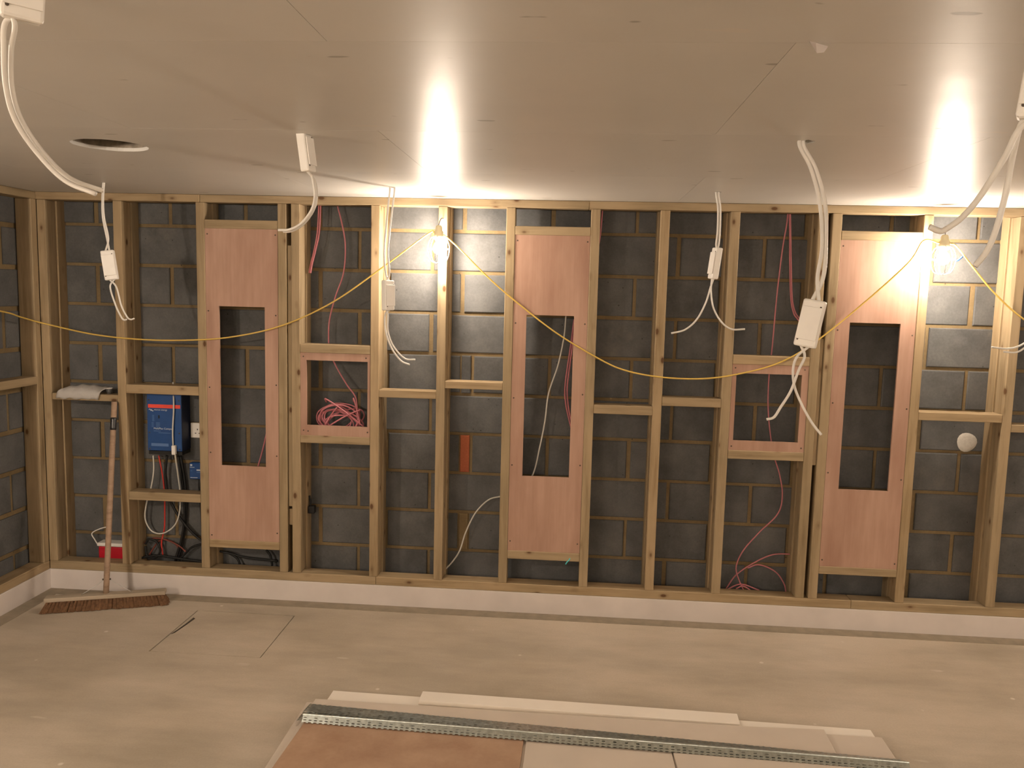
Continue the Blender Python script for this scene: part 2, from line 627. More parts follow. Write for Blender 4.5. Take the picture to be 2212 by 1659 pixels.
wb = obj('wall_back', bm_box(XLB - 0.15, XR + 0.15, YB, YB + 0.12, -0.05, 2.46), 'mortar')
tag(wb, 'grey concrete block wall behind the timber frame', kind='structure')
ZJ = [-0.165, 0.0585, 0.282, 0.5055, 0.729, 0.9525, 1.176, 1.3995, 1.623, 1.8465, 2.070, 2.2935]
odd = [-3.045, -2.704, -2.268, -1.836, -1.412, -1.030, -0.612, -0.125, 0.325, 0.780, 1.212, 1.650, 2.088, 2.53, 2.98, 3.42]
even = [-3.045, -2.905, -2.485, -2.05, -1.62, -1.190, -0.785, -0.345, 0.105, 0.551, 1.000, 1.430, 1.870, 2.310, 2.755, 3.2]
for ci in range(len(ZJ) - 1):
    z0, z1 = max(ZJ[ci], 0.0), ZJ[ci + 1]
    cn = 11 - ci                      # course number counted from the ceiling
    js = list(odd if cn % 2 else even)
    for xa, xb in zip(js[:-1], js[1:]):
        jw = random.uniform(0.008, 0.012)
        lo = xa + (0.016 if abs(xa + 2.704) < 0.01 else jw)
        if cn in (5, 7, 9) and abs(xa + 0.612) < 0.01:
            lo = -0.552 + jw if cn != 9 else -0.560 + jw
            br = obj('brick', block_mesh(0.052, z1 - z0 - 0.014).copy(), None, None, (-0.586, YB, (z0 + z1) / 2))
            br.data.materials.clear()
            br.data.materials.append(MATS['red_brick' if cn == 7 else 'mortar' if cn == 9 else 'concrete_block'])
            keep(br, wb)
        o = obj('block', block_mesh(round(xb - jw - lo, 2), round(z1 - z0 - random.choice((0.016, 0.018, 0.020)), 3)), None, None,
                ((lo + xb - jw) / 2, YB + random.uniform(0.000, 0.007), (z0 + z1) / 2))
        o.rotation_euler = (random.uniform(-0.006, 0.006), random.uniform(-0.004, 0.004), random.uniform(-0.004, 0.004))
        keep(o, wb)
dab = lathe([(0.052, 0.0), (0.047, 0.0025), (0.030, 0.0035), (0.012, 0.0040), (0.0, 0.0040)], 18)
for v in dab.verts:
    k = 1 + 0.04 * math.sin(3 * math.atan2(v.co.y, v.co.x) + 1)
    v.co.x *= k
    v.co.y *= k
dab = obj('plaster_dab', dab, 'plaster_dab', None, (2.118, YB - 0.0115, 1.010))
dab.rotation_euler = (PI / 2, 0, 0)
bpy.context.view_layer.update()
keep(dab, wb)

wl = obj('wall_left', bm_box(XLB - 0.12, XLB, YF - 0.1, YB, -0.05, 2.46), 'mortar')
tag(wl, 'grey concrete block wall behind the left timber frame', kind='structure')
for ci in range(len(ZJ) - 1):
    z0, z1 = max(ZJ[ci] - 0.03, 0.0), ZJ[ci + 1] - 0.03
    y = YB - 0.01 - (0.225 if ci % 2 else 0.0) - 0.10
    ys = [YB]
    while y > -3.2:
        ys.append(y)
        y -= 0.45
    for ya, yb in zip(ys[:-1], ys[1:]):
        jw = random.uniform(0.010, 0.015)
        w = ya - yb - 2 * jw
        if w < 0.03:
            continue
        o = obj('block', block_mesh(round(w, 2), round(z1 - z0 - 0.026, 3)), None, None, (XLB - random.uniform(0.0, 0.006), (ya + yb) / 2, (z0 + z1) / 2))
        o.rotation_euler = (0, 0, PI / 2)
        bpy.context.view_layer.update()
        keep(o, wl)
tag(obj('wall_right', bm_box(XR, XR + 0.12, YF - 0.1, YB, -0.05, 2.46), 'plain_wall'), 'plain boarded right wall', kind='structure')
tag(obj('wall_front', bm_box(XLB - 0.1, XR + 0.1, YF - 0.12, YF, -0.05, 2.46), 'plain_wall'), 'plain boarded wall behind the viewer', kind='structure')

# white upstand boards below the frames
tag(obj('baseboard_back', bm_box(XL - 0.004, XR - 0.01, -0.004, SD, 0.0, 0.1145, 0.001), 'white_board'), 'white board upstand under the back frame', kind='structure')
tag(obj('baseboard_left', bm_box(XL - SD, XL + 0.004, -5.0, -0.0045, 0.0, 0.1145, 0.001), 'white_board'), 'white board upstand under the left frame', kind='structure')

# ------------------------------------------------------------------ timber frame along the back wall
fr = empty('stud_frame', (0, 0, 0.115))
tag(fr, 'bare pine stud frame standing along the back block wall', 'wall frame')
bpy.context.view_layer.update()
timber('bottom_plate', XL, -1.05, 0, SD, 0.115, ZP, fr, 'pine')
timber('bottom_plate', -1.049, 1.52, 0, SD, 0.115, ZP, fr, 'pine_warm')
timber('bottom_plate', 1.521, XR - 0.02, 0, SD, 0.115, ZP, fr, 'pine')
timber('top_plate', XL - SD, -2.02, -0.004, SD, ZT, ZC - 0.001, fr, 'pine_warm')
timber('top_plate', -2.019, 0.06, 0.0, SD, ZT, ZC - 0.001, fr, 'pine')
timber('top_plate', 0.061, XR - 0.02, 0.001, SD, ZT, ZC - 0.001, fr, 'pine')
for i, x in enumerate(STUDS):
    mt = ('pine', 'pine_warm', 'pine', 'pine_grey')[i % 4]
    s = timber('stud', x, x + SW, 0.0, SD, ZP + 0.0005, ZT - 0.0005, fr, mt)
    off = 0.007 if x < 0.1 else -0.007
    if i in (7, 8):
        off = 0
    if i == 7:
        continue                      # a cable runs through here behind the stud
    timber('batten', x + off, x + SW + off, SD + 0.004, YB - 0.004, 0.02, ZC - 0.006, fr, 'pine_grey' if i % 2 else 'pine_warm')


def noggin(i, j, z0, z1=None, mat='pine', y0=0.0, y1=SD, dz=0.0):
    z1 = z1 or z0 + SW
    return timber('noggin', STUDS[i] + SW + 0.0006, STUDS[j] - 0.0006, y0, y1, z0, z1, fr, mat)


noggin(0, 1, 1.090, 1.127, 'pine_grey', 0.004)
noggin(1, 2, 1.140, 1.189, 'pine_warm')
noggin(1, 2, 0.537, 0.584, 'pine')
noggin(2, 3, 2.050, 2.096, 'pine')
noggin(2, 3, 0.286, 0.331, 'pine_warm')
noggin(4, 5, 1.396, 1.443, 'pine')
noggin(4, 5, 0.900, 0.942, 'pine')
noggin(5, 6, 1.166, 1.207, 'pine_warm')
noggin(6, 7, 1.226, 1.266, 'pine_warm')
noggin(7, 8, 2.048, 2.093, 'pine')
noggin(7, 8, 0.302, 0.348, 'pine')
noggin(8, 9, 1.118, 1.165, 'pine')
noggin(9, 10, 1.172, 1.218, 'pine')
noggin(10, 11, 1.404, 1.451, 'pine_warm')
noggin(10, 11, 0.903, 0.949, 'pine')
noggin(12, 13, 2.054, 2.100, 'pine')
noggin(12, 13, 0.300, 0.342, 'pine')
noggin(13, 14, 1.143, 1.186, 'pine_warm')
noggin(14, 15, 1.096, 1.136, 'pine')
noggin(15, 16, 1.150, 1.197, 'pine')
noggin(16, 17, 1.100, 1.147, 'pine')
noggin(17, 18, 1.150, 1.197, 'pine')
noggin(18, 19, 1.100, 1.147, 'pine')
timber('packer', -1.5452, -1.5208, 0.014, 0.075, 0.536, 1.968, fr, 'pine_grey')
timber('packer', -1.5452, -1.5208, 0.022, 0.080, 0.428, 0.520, fr, 'pine_warm')
timber('packer', 1.2738, 1.2942, 0.012, 0.075, 0.882, 1.548, fr, 'pine')

# ------------------------------------------------------------------ timber frame along the left wall
fl2 = empty('stud_frame', (XL, -2.5, 0.115))
tag(fl2, 'bare pine stud frame running toward the viewer along the left wall', 'wall frame')
bpy.context.view_layer.update()
timber('bottom_plate', XL - SD, XL, -5.0, -0.0005, 0.115, ZP, fl2, 'pine_warm')
timber('top_plate', XL - SD, XL, -5.0, -0.0045, ZT, ZC - 0.001, fl2, 'pine_grey')
ly = [-0.048, -0.52, -0.97, -1.42, -1.87, -2.32, -2.77, -3.22, -3.67, -4.12, -4.57, -5.0]
for i, y in enumerate(ly):
    timber('stud', XL - SD, XL, y, y + SW, ZP + 0.0005, ZT - 0.0005, fl2, 'pine_warm' if i % 2 else 'pine')
for i, (ya, yb) in enumerate(zip(ly[:-1], ly[1:])):
    z = 1.178 if i % 2 == 0 else 1.125
    timber('noggin', XL - SD, XL, yb + SW + 0.0006, ya - 0.0006, z, z + 0.045, fl2, 'pine')


# ------------------------------------------------------------------ plywood panels and niche frames
def ply_panel(name, x0, x1, z0, z1, ox0, ox1, oz0, oz1, label, group, screws, y=0.003, t=0.012):
    cx, cz = (x0 + x1) / 2, (z0 + z1) / 2
    root = empty(name, (cx, y, z0))
    tag(root, label, 'panel', group)
    bpy.context.view_layer.update()
    bm = plate_with_holes([(x0 - cx, z0 - cz), (x1 - cx, z0 - cz), (x1 - cx, z1 - cz), (x0 - cx, z1 - cz)],
                          [[(ox0 - cx, oz0 - cz), (ox1 - cx, oz0 - cz), (ox1 - cx, oz1 - cz), (ox0 - cx, oz1 - cz)]], 0.0, t)
    for v in bm.verts:                      # stand it up: sheet y -> z, thickness -> +y
        v.co = Vector((v.co.x, v.co.z, v.co.y))
    bmesh.ops.recalc_face_normals(bm, faces=bm.faces)
    keep(obj('sheet', bm, 'plywood', None, (cx, y, cz)), root)
    for sx, sz in screws:
        s = obj('screw', SCREW, None, None, (sx, y - 0.0006, sz))
        s.rotation_euler = (PI / 2, 0, 0)
        bpy.context.view_layer.update()
        keep(s, root)
    return root


_sb = lathe([(0.0, -0.001), (0.0042, -0.001), (0.0042, 0.0), (0.0028, 0.0008), (0.0, 0.0005)], 10)
SCREW = bpy.data.meshes.new('screw')
_sb.to_mesh(SCREW)
_sb.free()
SCREW.materials.append(MATS['screw_dark'])


def tall_screws(x0, x1, z0, z1):
    out = []
    for k, z in enumerate((z1 - 0.03, z1 - 0.46, z1 - 0.85, z1 - 1.22, z0 + 0.04)):
        out += [(x0 + 0.014, z + random.uniform(-0.02, 0.02) * (k > 0)), (x1 - 0.014, z + random.uniform(-0.02, 0.02) * (k > 0))]
    return out


e_ = 0.0015
tall = 'tall plywood panels with slot openings'
ply_panel('plywood_infill', -1.996 + e_, -1.593 - e_, 0.3315, 2.0495, -1.923, -1.668, 0.755, 1.634,
          'tall pink plywood panel with slot opening, nearest the blue inverter', tall, tall_screws(-1.996, -1.593, 0.331, 2.05))
ply_panel('plywood_infill', -0.321 + e_, 0.073 - e_, 0.3485, 2.0475, -0.250, 0.001, 0.7635, 1.631,
          'tall pink plywood panel with slot opening showing a white cable, middle of three', tall, tall_screws(-0.321, 0.073, 0.348, 2.048))
ply_panel('plywood_infill', 1.342 + e_, 1.744 - e_, 0.3425, 2.0535, 1.415, 1.668, 0.761, 1.636,
          'tall pink plywood panel with slot opening, directly beside the right bare lamp', tall, tall_screws(1.342, 1.744, 0.342, 2.054))
nich = 'square plywood niche frames'
ply_panel('niche_frame', -1.473 + e_, -1.086 - e_, 0.9425, 1.3955, -1.438, -1.101, 0.999, 1.355,
          'square pink plywood frame around the niche that holds the pink cable coil', nich,
          [(-1.455, 1.375), (-1.11, 1.375), (-1.455, 0.97), (-1.43, 0.966), (-1.10, 0.97)])
ply_panel('niche_frame', 0.833 + e_, 1.226 - e_, 0.9495, 1.4035, 0.857, 1.192, 1.001, 1.357,
          'square pink plywood niche frame with white cable tails hanging before it', nich,
          [(0.85, 1.385), (1.205, 1.385), (0.85, 0.97), (1.21, 0.972)])


# ------------------------------------------------------------------ hanging white cables with connector boxes
def frame_from(axis, face):
    z = -axis.normalized()                 # box local +z is up
    y = (face - z * face.dot(z)).normalized()
    x = y.cross(z)
    return Matrix((x, y, z)).transposed().to_4x4()


def rounded_plate(w, d, h, bev):
    return bm_box(-w / 2, w / 2, -d / 2, d / 2, -h / 2, h / 2, bev, 2)


def hanging_cable(label, feeds, box_c, axis, face, tails, r=0.0045, w=0.068, d=0.036, h=0.145, tail_r=0.0042):
    """feeds: lists of points from the ceiling to the box; tails: lists of points from the box down"""
    root = empty('hanging_cable', feeds[0][0])
    tag(root, label, 'cable', 'white cables hanging from the ceiling')
    bpy.context.view_layer.update()
    M = Matrix.Translation(box_c) @ frame_from(Vector(axis), Vector(face))
    body = obj('connector_box', rounded_plate(w, d, h, 0.006), 'white_plastic')
    body.matrix_world = M
    # waist the ends a little like the moulded shell
    for v in body.data.vertices:
        if abs(v.co.z) > h * 0.3:
            v.co.x *= 0.90
            v.co.y *= 0.86
    bpy.context.view_layer.update()
    keep(body, root)
    lid = obj('lid', rounded_plate(w * 0.84, 0.004, h * 0.70, 0.0015), 'white_plastic')
    lid.parent = body
    lid.location = (0, d / 2 + 0.0008, 0)
    for sx, sz in ((-0.32, 0.36), (0.32, -0.36)):
        s = obj('screw', SCREW, None, body, (sx * w, d / 2 * 0.9 + 0.0012, sz * h))
        s.rotation_euler = (-PI / 2, 0, 0)
        s.scale = (0.7, 0.7, 0.7)
    for k, f in enumerate(feeds):
        end = M @ Vector((w * 0.14 * (1 if k else -1), 0, h / 2 - 0.004))
        tube('feed_cable', list(f) + [end], r, 'cable_white', root)
    for k, t in enumerate(tails):
        st = M @ Vector((w * 0.18 * (1 if k else -1), 0, -h / 2 + 0.004))
        tube('tail_cable', [st] + list(t), tail_r, 'cable_white', root)
    return root


Y1 = -0.43
# over the plastic bag
hanging_cable('white cable with connector box hanging above the plastic bag and broom',
              [[Vector((-2.304, -0.424, ZC + 0.03)), at(221, 428, Y1), at(222, 470, Y1), at(231, 515, Y1)],
               [Vector((-2.298, -0.424, ZC + 0.03)), at(223, 428, Y1 - .01), at(225, 470, Y1 - .01), at(234, 515, Y1 - .01)]],
              at(237, 573, Y1), at(241, 600, Y1) - at(232, 545, Y1), (0.25, -1, 0.1),
              [[at(238, 620, Y1), at(250, 660, Y1), at(262, 685, Y1), at(268, 691, Y1), at(274, 690, Y1)],
               [at(251, 620, Y1 - .01), at(262, 660, Y1 - .01), at(274, 684, Y1 - .01), at(282, 690, Y1 - .01), at(290, 688, Y1 - .01)]])
# beside the left lamp
hanging_cable('white cable with connector box hanging between the pink coil and the left lamp',
              [[Vector((-0.889, -0.422, ZC + 0.03)), at(842, 412, Y1), at(836, 470, Y1), at(830, 540, Y1), at(833, 590, Y1)],
               [Vector((-0.873, -0.422, ZC + 0.03)), at(852, 412, Y1), at(845, 470, Y1), at(838, 540, Y1), at(841, 590, Y1)]],
              at(838, 638, Y1), Vector((0.02, 0, -1)), (0.95, -0.55, 0.0),
              [[at(832, 680, Y1), at(833, 715, Y1), at(846, 752, Y1), at(866, 779, Y1), at(885, 788, Y1)],
               [at(838, 680, Y1 - .01), at(838, 715, Y1 - .01), at(850, 748, Y1 - .01), at(874, 774, Y1 - .01), at(897, 777, Y1 - .01)]])
# splayed tails, right of centre
hanging_cable('white cable with slim connector box and two tails splayed wide apart',
              [[Vector((0.634, -0.442, ZC + 0.03)), at(1547, 420, Y1), at(1551, 450, Y1), at(1550, 500, Y1), at(1547, 530, Y1)],
               [Vector((0.646, -0.442, ZC + 0.03)), at(1552, 420, Y1), at(1556, 450, Y1), at(1555, 500, Y1), at(1552, 530, Y1)]],
              at(1545, 569, Y1), at(1540, 600, Y1) - at(1550, 538, Y1), (-1.0, -0.22, 0.05),
              [[at(1535, 620, Y1), at(1524, 655, Y1), at(1505, 690, Y1), at(1480, 712, Y1), at(1450, 720, Y1)],
               [at(1536, 630, Y1 - .01), at(1541, 665, Y1 - .01), at(1558, 695, Y1 - .01), at(1580, 711, Y1 - .01), at(1609, 711, Y1 - .01)]])
# far right, only its tails reach into view
hanging_cable('white cable whose two curled tails show beside the far right stud',
              [[Vector((2.165, -0.43, ZC + 0.03)), Vector((2.17, -0.43, 2.0)), Vector((2.20, -0.43, 1.86))],
               [Vector((2.178, -0.43, ZC + 0.03)), Vector((2.183, -0.43, 2.0)), Vector((2.212, -0.43, 1.86))]],
              Vector((2.20, -0.43, 1.78)), Vector((-0.05, 0, -1)), (-0.3, -1, 0),
              [[Vector((2.175, -0.43, 1.64)), at(2240, 715, Y1), at(2212, 742, Y1), at(2180, 753, Y1), at(2142, 750, Y1)],
               [Vector((2.19, -0.44, 1.62)), at(2252, 720, Y1 - .01), at(2215, 750, Y1 - .01), at(2195, 761, Y1 - .01), at(2168, 760, Y1 - .01)]])
Y2 = -1.735
# box tight under the ceiling
hanging_cable('white connector box tight under the ceiling, its tail curling left over the stud',
              [[Vector((-0.878, Y2, ZC + 0.03)), Vector((-0.875, Y2, ZC + 0.01))], [Vector((-0.866, Y2, ZC + 0.03)), Vector((-0.863, Y2, ZC + 0.01))]],
              at(661, 329, Y2), at(666, 366, Y2) - at(656, 290, Y2), (1.0, -0.16, -0.05),
              [[at(676, 390, Y2), at(680, 425, Y2), at(672, 455, Y2), at(650, 483, Y2), at(625, 496, Y2), at(601, 497, Y2)],
               [at(680, 392, Y2 + .012), at(684, 427, Y2 + .012), at(675, 458, Y2 + .012), at(653, 486, Y2 + .012), at(629, 499, Y2 + .012), at(612, 500, Y2 + .012)]],
              h=0.125, w=0.058)
# the large one in front of the right niche
hanging_cable('large white connector box hanging on thick cables before the right niche',
              [[Vector((0.684, -1.722, ZC + 0.03)), at(1727, 312, Y2), at(1752, 365, Y2), at(1771, 440, Y2), at(1776, 530, Y2), at(1766, 600, Y2)],
               [Vector((0.697, -1.716, ZC + 0.03)), at(1735, 312, Y2), at(1762, 365, Y2), at(1782, 440, Y2), at(1784, 530, Y2), at(1778, 600, Y2)]],
              at(1750, 699, Y2), at(1737, 752, Y2) - at(1762, 648, Y2), (-0.50, -1, 0.12),
              [[at(1722, 770, Y2), at(1713, 800, Y2), at(1717, 838, Y2), at(1735, 880, Y2), at(1755, 915, Y2), at(1774, 939, Y2)],
               [at(1738, 770, Y2 - .01), at(1725, 800, Y2 - .01), at(1708, 845, Y2 - .01), at(1686, 880, Y2 - .01), at(1672, 901, Y2 - .01), at(1656, 906, Y2 - .01)]],
              r=0.0062, h=0.148, w=0.074)
Y3 = -3.05
hanging_cable('white connector box in the top left corner with two long drooping tails',
              [[Vector((-0.936, -3.06, ZC + 0.03)), Vector((-0.936, -3.055, ZC + 0.01))], [Vector((-0.924, -3.06, ZC + 0.03)), Vector((-0.924, -3.055, ZC + 0.01))]],
              at(52, -42, Y3), Vector((-0.12, 0.02, -1)), (0.75, -1, -0.1),
              [[at(14, 45, Y3), at(8, 110, Y3 + .01), at(13, 190, Y3 + .03), at(33, 260, Y3 + .05), at(80, 330, Y3 + .07), at(140, 390, Y3 + .08), at(207, 419, Y3 + .08)],
               [at(32, 60, Y3), at(24, 110, Y3 + .02), at(26, 190, Y3 + .04), at(46, 258, Y3 + .06), at(92, 328, Y3 + .08), at(150, 384, Y3 + .10), at(222, 412, Y3 + .11)]],
              h=0.125)
hanging_cable('white connector box at the right frame edge with two thick tails over the lamp',
              [[Vector((0.694, -3.06, ZC + 0.03)), Vector((0.697, -3.055, 2.15))], [Vector((0.706, -3.06, ZC + 0.03)), Vector((0.71, -3.055, 2.15))]],
              at(2262, 165, Y3), Vector((-0.10, 0, -1)), (-0.6, -1, 0),
              [[at(2206, 275, Y3), at(2170, 340, Y3), at(2120, 420, Y3), at(2080, 468, Y3), at(2045, 494, Y3), at(2030, 499, Y3), at(2008, 490, Y3)],
               [at(2205, 270, Y3 + .02), at(2187, 340, Y3 + .02), at(2172, 420, Y3 + .02), at(2150, 500, Y3 + .02), at(2130, 545, Y3 + .02), at(2106, 575, Y3 + .02)]],
              h=0.125, tail_r=0.0046)


# ------------------------------------------------------------------ festoon lights on the yellow cable
def lamp(root, p, hook_to=None, glow='bulb_glow', big=1.0):
    """one bare bulb in its holder and wire guard; p is the centre of the bulb"""
    hold = obj('lamp_holder', lathe([(0.0, 0.118), (0.012, 0.116), (0.018, 0.106), (0.018, 0.090), (0.024, 0.084), (0.024, 0.048), (0.020, 0.042), (0.0, 0.042)], 16), 'holder_plastic', None, p)
    hold.scale = (big, big, big)
    bpy.context.view_layer.update()
    keep(hold, root)
    bulb = obj('bulb', lathe([(0.0, 0.044), (0.013, 0.044), (0.014, 0.032), (0.024, 0.018), (0.030, 0.0), (0.0285, -0.012), (0.020, -0.024), (0.009, -0.0295), (0.0, -0.030)], 16), glow, hold)
    for k in range(6):
        a = 2 * PI * k / 6 + 0.4
        pts = [Vector((rr * math.cos(a), rr * math.sin(a), z)) for rr, z in ((0.025, 0.060), (0.044, 0.046), (0.056, 0.015), (0.055, -0.030), (0.040, -0.066), (0.012, -0.078))]
        tube('guard_rib', pts, 0.0022, 'white_plastic', None, 5, 6).parent = hold
    for rr, z in ((0.057, -0.004), (0.012, -0.078)):
        pts = [Vector((rr * math.cos(2 * PI * k / 20), rr * math.sin(2 * PI * k / 20), z)) for k in range(21)]
        tube('guard_ring', pts, 0.0020, 'white_plastic', None, 1, 6, smooth=False).parent = hold
    if hook_to is not None:
        d = Vector(hook_to) - Vector(p)
        tube('hook', [Vector((0, 0, 0.112)), Vector((0, 0.004, 0.128)), d * 0.5 + Vector((0, 0, 0.075)), d], 0.0022, 'screw_dark', None, 5, 6).parent = hold
    return hold


L1 = Vector((-0.709, -0.085, 1.965))
L2 = Vector((1.808, -0.100, 1.965))
L0 = Vector((-2.850, -3.20, 1.985))
L00 = Vector((-2.850, -5.70, 1.985))
L3 = Vector((4.30, -0.085, 1.985))
fe = empty('festoon_lights', (-0.706, -0.085, 1.985))
tag(fe, 'yellow festoon cable with bare caged bulbs strung along the timber frames', 'string lights')
bpy.context.view_layer.update()
lamp(fe, L1, (-0.700, 0.0, 2.125))
lamp(fe, L2, (1.770, 0.0, 2.120))
lamp(fe, L0, None, 'boosted_glow', 1.45)
lamp(fe, L00, None, 'boosted_glow', 1.45)
lamp(fe, L3, (4.43, 0.0, 2.12))
for y in (-2.2, -4.6):  # added unseen pair on the right wall, brightens floor and ceiling
    lamp(fe, Vector((XR - 0.12, y, 1.985)), None, 'boosted_glow', 1.15)
top = Vector((0, 0, 0.09))


def sag(a, b_, drop, n=8):
    return [a.lerp(b_, k / n) - Vector((0, 0, drop * 4 * (k / n) * (1 - k / n))) for k in range(n + 1)]


cr = 0.0042
side = Vector((0.024, 0, 0))
tube('cable', [L0 + Vector((0, 0.024, 0.08)), Vector((XL + 0.012, -2.6, 1.90)), Vector((XL + 0.012, -1.6, 1.72)), Vector((XL + 0.014, -0.9, 1.665)), at(0, 672, -0.355), at(45, 685, -0.175), at(92, 698, -0.022), at(200, 722, -0.014), at(300, 733, -0.014), at(400, 735, -0.014), at(500, 728, -0.014), at(610, 703, -0.014),
                at(720, 652, -0.03), at(830, 575, -0.05), at(925, 505, -0.08), L1 - side + Vector((0, 0, 0.075))], cr, 'cable_yellow', fe, 8)
tube('cable', [L1 + side + Vector((0, 0, 0.07)), at(985, 530, -0.06), at(1050, 595, -0.03), at(1110, 648, -0.014), at(1200, 718, -0.014), at(1290, 773, -0.014), at(1350, 800, -0.014), at(1430, 815, -0.014), at(1520, 818, -0.014),
                at(1600, 807, -0.014), at(1680, 785, -0.014), at(1752, 745, -0.014), at(1850, 668, -0.02), at(1960, 570, -0.07), at(1995, 520, -0.09), L2 - side + Vector((0, 0, 0.075))], cr, 'cable_yellow', fe, 8)
tube('cable', [L2 + side + Vector((0, 0, 0.075)), at(2066, 532, -0.09), at(2100, 575, -0.06), at(2150, 635, -0.03), at(2212, 690, -0.014), at(2320, 760, -0.014), Vector((3.1, -0.014, 1.40)), Vector((3.7, -0.03, 1.62)), L3 - side + Vector((0, 0, 0.075))], cr, 'cable_yellow', fe, 8)
tube('cable', [L00 + Vector((0, 0.024, 0.08))] + sag(L00 + Vector((-0.04, 0.2, 0)), L0 + Vector((-0.04, -0.2, 0)), 0.45) + [L0 + Vector((0, -0.024, 0.08))], cr, 'cable_yellow', fe, 4)
tie = at(2070, 562, -0.085)
tb = tube('cable_tie', [tie + Vector((-0.010, 0, -0.003)), tie, tie + Vector((0.010, 0, 0.010)), tie + Vector((0.018, 0, 0.018))], 0.0045, 'blue_tie', fe, 3, 6)
fe2 = empty('festoon_lights', (0.8, YF + 0.1, 1.985))
tag(fe2, 'unseen second string of caged bulbs behind the viewer, enlarged to brighten the room', 'string lights')
bpy.context.view_layer.update()
BL = [Vector((x, YF + 0.14, 1.90)) for x in (-2.45, 0.35, 3.0)]
for p in BL:
    lamp(fe2, p, None, 'boosted_glow', 1.15)  # out of view; bulb size and strength raised to brighten the room
for a, b_ in zip(BL[:-1], BL[1:]):
    tube('cable', [a + side + Vector((0, 0, 0.075))] + sag(a + Vector((0.2, -0.05, 0)), b_ + Vector((-0.2, -0.05, 0)), 0.4) + [b_ - side + Vector((0, 0, 0.075))], cr, 'cable_yellow', fe2, 4)


# ------------------------------------------------------------------ loose cables in the bays
def loose(name, strands, r, mat, label, cat='cable', group=None):
    root = empty(name, strands[0][0])
    tag(root, label, cat, group)
    bpy.context.view_layer.update()
    for s in strands:
        tube('strand', s, r, mat, root)
    return root


def px(pts, Y):
    return [at(p[0], p[1], p[2] if len(p) > 2 else Y) for p in pts]


pk = 'pink cables behind the studs'
PR = 0.0042
coil = empty('cable_coil', (-1.26, 0.05, 0.945))
tag(coil, 'tangled coil of pink cable lying in the left plywood niche', 'cable', pk)
bpy.context.view_layer.update()
tube('lead', px([(725, 430), (738, 480), (746, 530), (742, 590), (725, 640), (712, 690), (710, 735), (713, 762), (728, 795, .11), (750, 832, .09), (768, 858, .07)], .115) + [Vector((-1.17, 0.055, 1.08))], PR, 'cable_pink', coil)
rc = random.Random(11)
for k in range(9):
    cx = -1.265 + rc.uniform(-0.03, 0.03)
    cy = 0.030 + 0.0085 * k
    ra, rb = rc.uniform(0.085, 0.125), rc.uniform(0.045, 0.082)
    tl = rc.uniform(-0.5, 0.5)
    pts = []
    for q in range(15):
        w = 2 * PI * q / 14 * 1.02 + rc.uniform(0, 0.12)
        ex, ez = ra * math.cos(w), rb * math.sin(w)
        x = cx + ex * math.cos(tl) - ez * math.sin(tl)
        z = ex * math.sin(tl) + ez * math.cos(tl)
        pts.append(Vector((min(-1.098, max(-1.435, x)), cy + 0.012 * math.sin(2 * w + k), max(0.950, 0.955 + rb * 0.98 + z + 0.012 * abs(math.sin(k))))))
    tube('loop', pts, PR, 'cable_pink', coil, 5)
for (a, b_) in (((572, 325), (885, 555)), ((660, 400), (560, 545)), ((805, 320), (860, 545)), ((850, 420), (600, 550))):
    p0, p1 = at(560 + a[0] / 3.95, 780 + a[1] / 3.95, 0.024), at(560 + b_[0] / 3.95, 780 + b_[1] / 3.95, 0.024)
    mid = (p0 + p1) / 2 + Vector((0, 0.004, 0.006))
    tube('loop', [p0 + Vector((-0.008, 0.03, -0.02)), p0, mid, p1], PR, 'cable_pink', coil, 6)
loose('pink_cable', [px([(689, 440), (686, 500), (679, 540), (671, 572), (668, 590)], .088), px([(693, 440), (690, 500), (682, 540), (674, 572), (671, 590)], .083)], PR, 'cable_pink',
      'pair of pink cables dropping from the ceiling beside the double stud', 'cable', pk)
loose('pink_cable', [px([(581, 915), (576, 935), (568, 970), (558, 1006), (550, 1040)], .09)], PR, 'cable_pink', 'pink cable end seen low in the slot nearest the inverter', 'cable', pk)
loose('pink_cable', [px([(1240, 690), (1233, 745), (1221, 830), (1222, 870), (1229, 905), (1240, 950)], .10), px([(1243, 690), (1237, 745), (1226, 830), (1227, 870), (1233, 905), (1244, 950)], .10)], PR, 'cable_pink',
      'pair of pink cables bowed inside the slot of the middle panel', 'cable', pk)
loose('pink_cable', [px([(1303, 430), (1300, 470), (1297, 505), (1293, 530)], .088)], PR, 'cable_pink', 'short pink cable at the top beside the middle panel', 'cable', pk)
loose('pink_cable', [px([(1703, 440), (1700, 480), (1690, 540), (1678, 640), (1668, 750), (1662, 800), (1659, 870), (1663, 930), (1672, 985), (1684, 1025), (1690, 1070), (1680, 1110), (1640, 1150), (1605, 1190), (1590, 1225), (1597, 1255), (1612, 1285)], .115),
                     px([(1704, 440), (1706, 500), (1706, 560), (1708, 640), (1714, 675), (1722, 688), (1730, 698)], .110),
                     px([(1707, 440), (1708, 500), (1709, 560), (1711, 640), (1717, 672), (1725, 685), (1732, 694)], .105),
                     px([(1712, 1197), (1670, 1198), (1630, 1215), (1590, 1242), (1568, 1272)], .125),
                     px([(1615, 1227), (1640, 1220), (1675, 1235), (1694, 1262), (1698, 1285)], .120),
                     px([(1568, 1275), (1600, 1262), (1640, 1275)], .11), px([(1590, 1272), (1605, 1266), (1625, 1278)], .105)], 0.0036, 'cable_pink',
      'long pink cable snaking down behind the right niche to the plate', 'cable', pk)
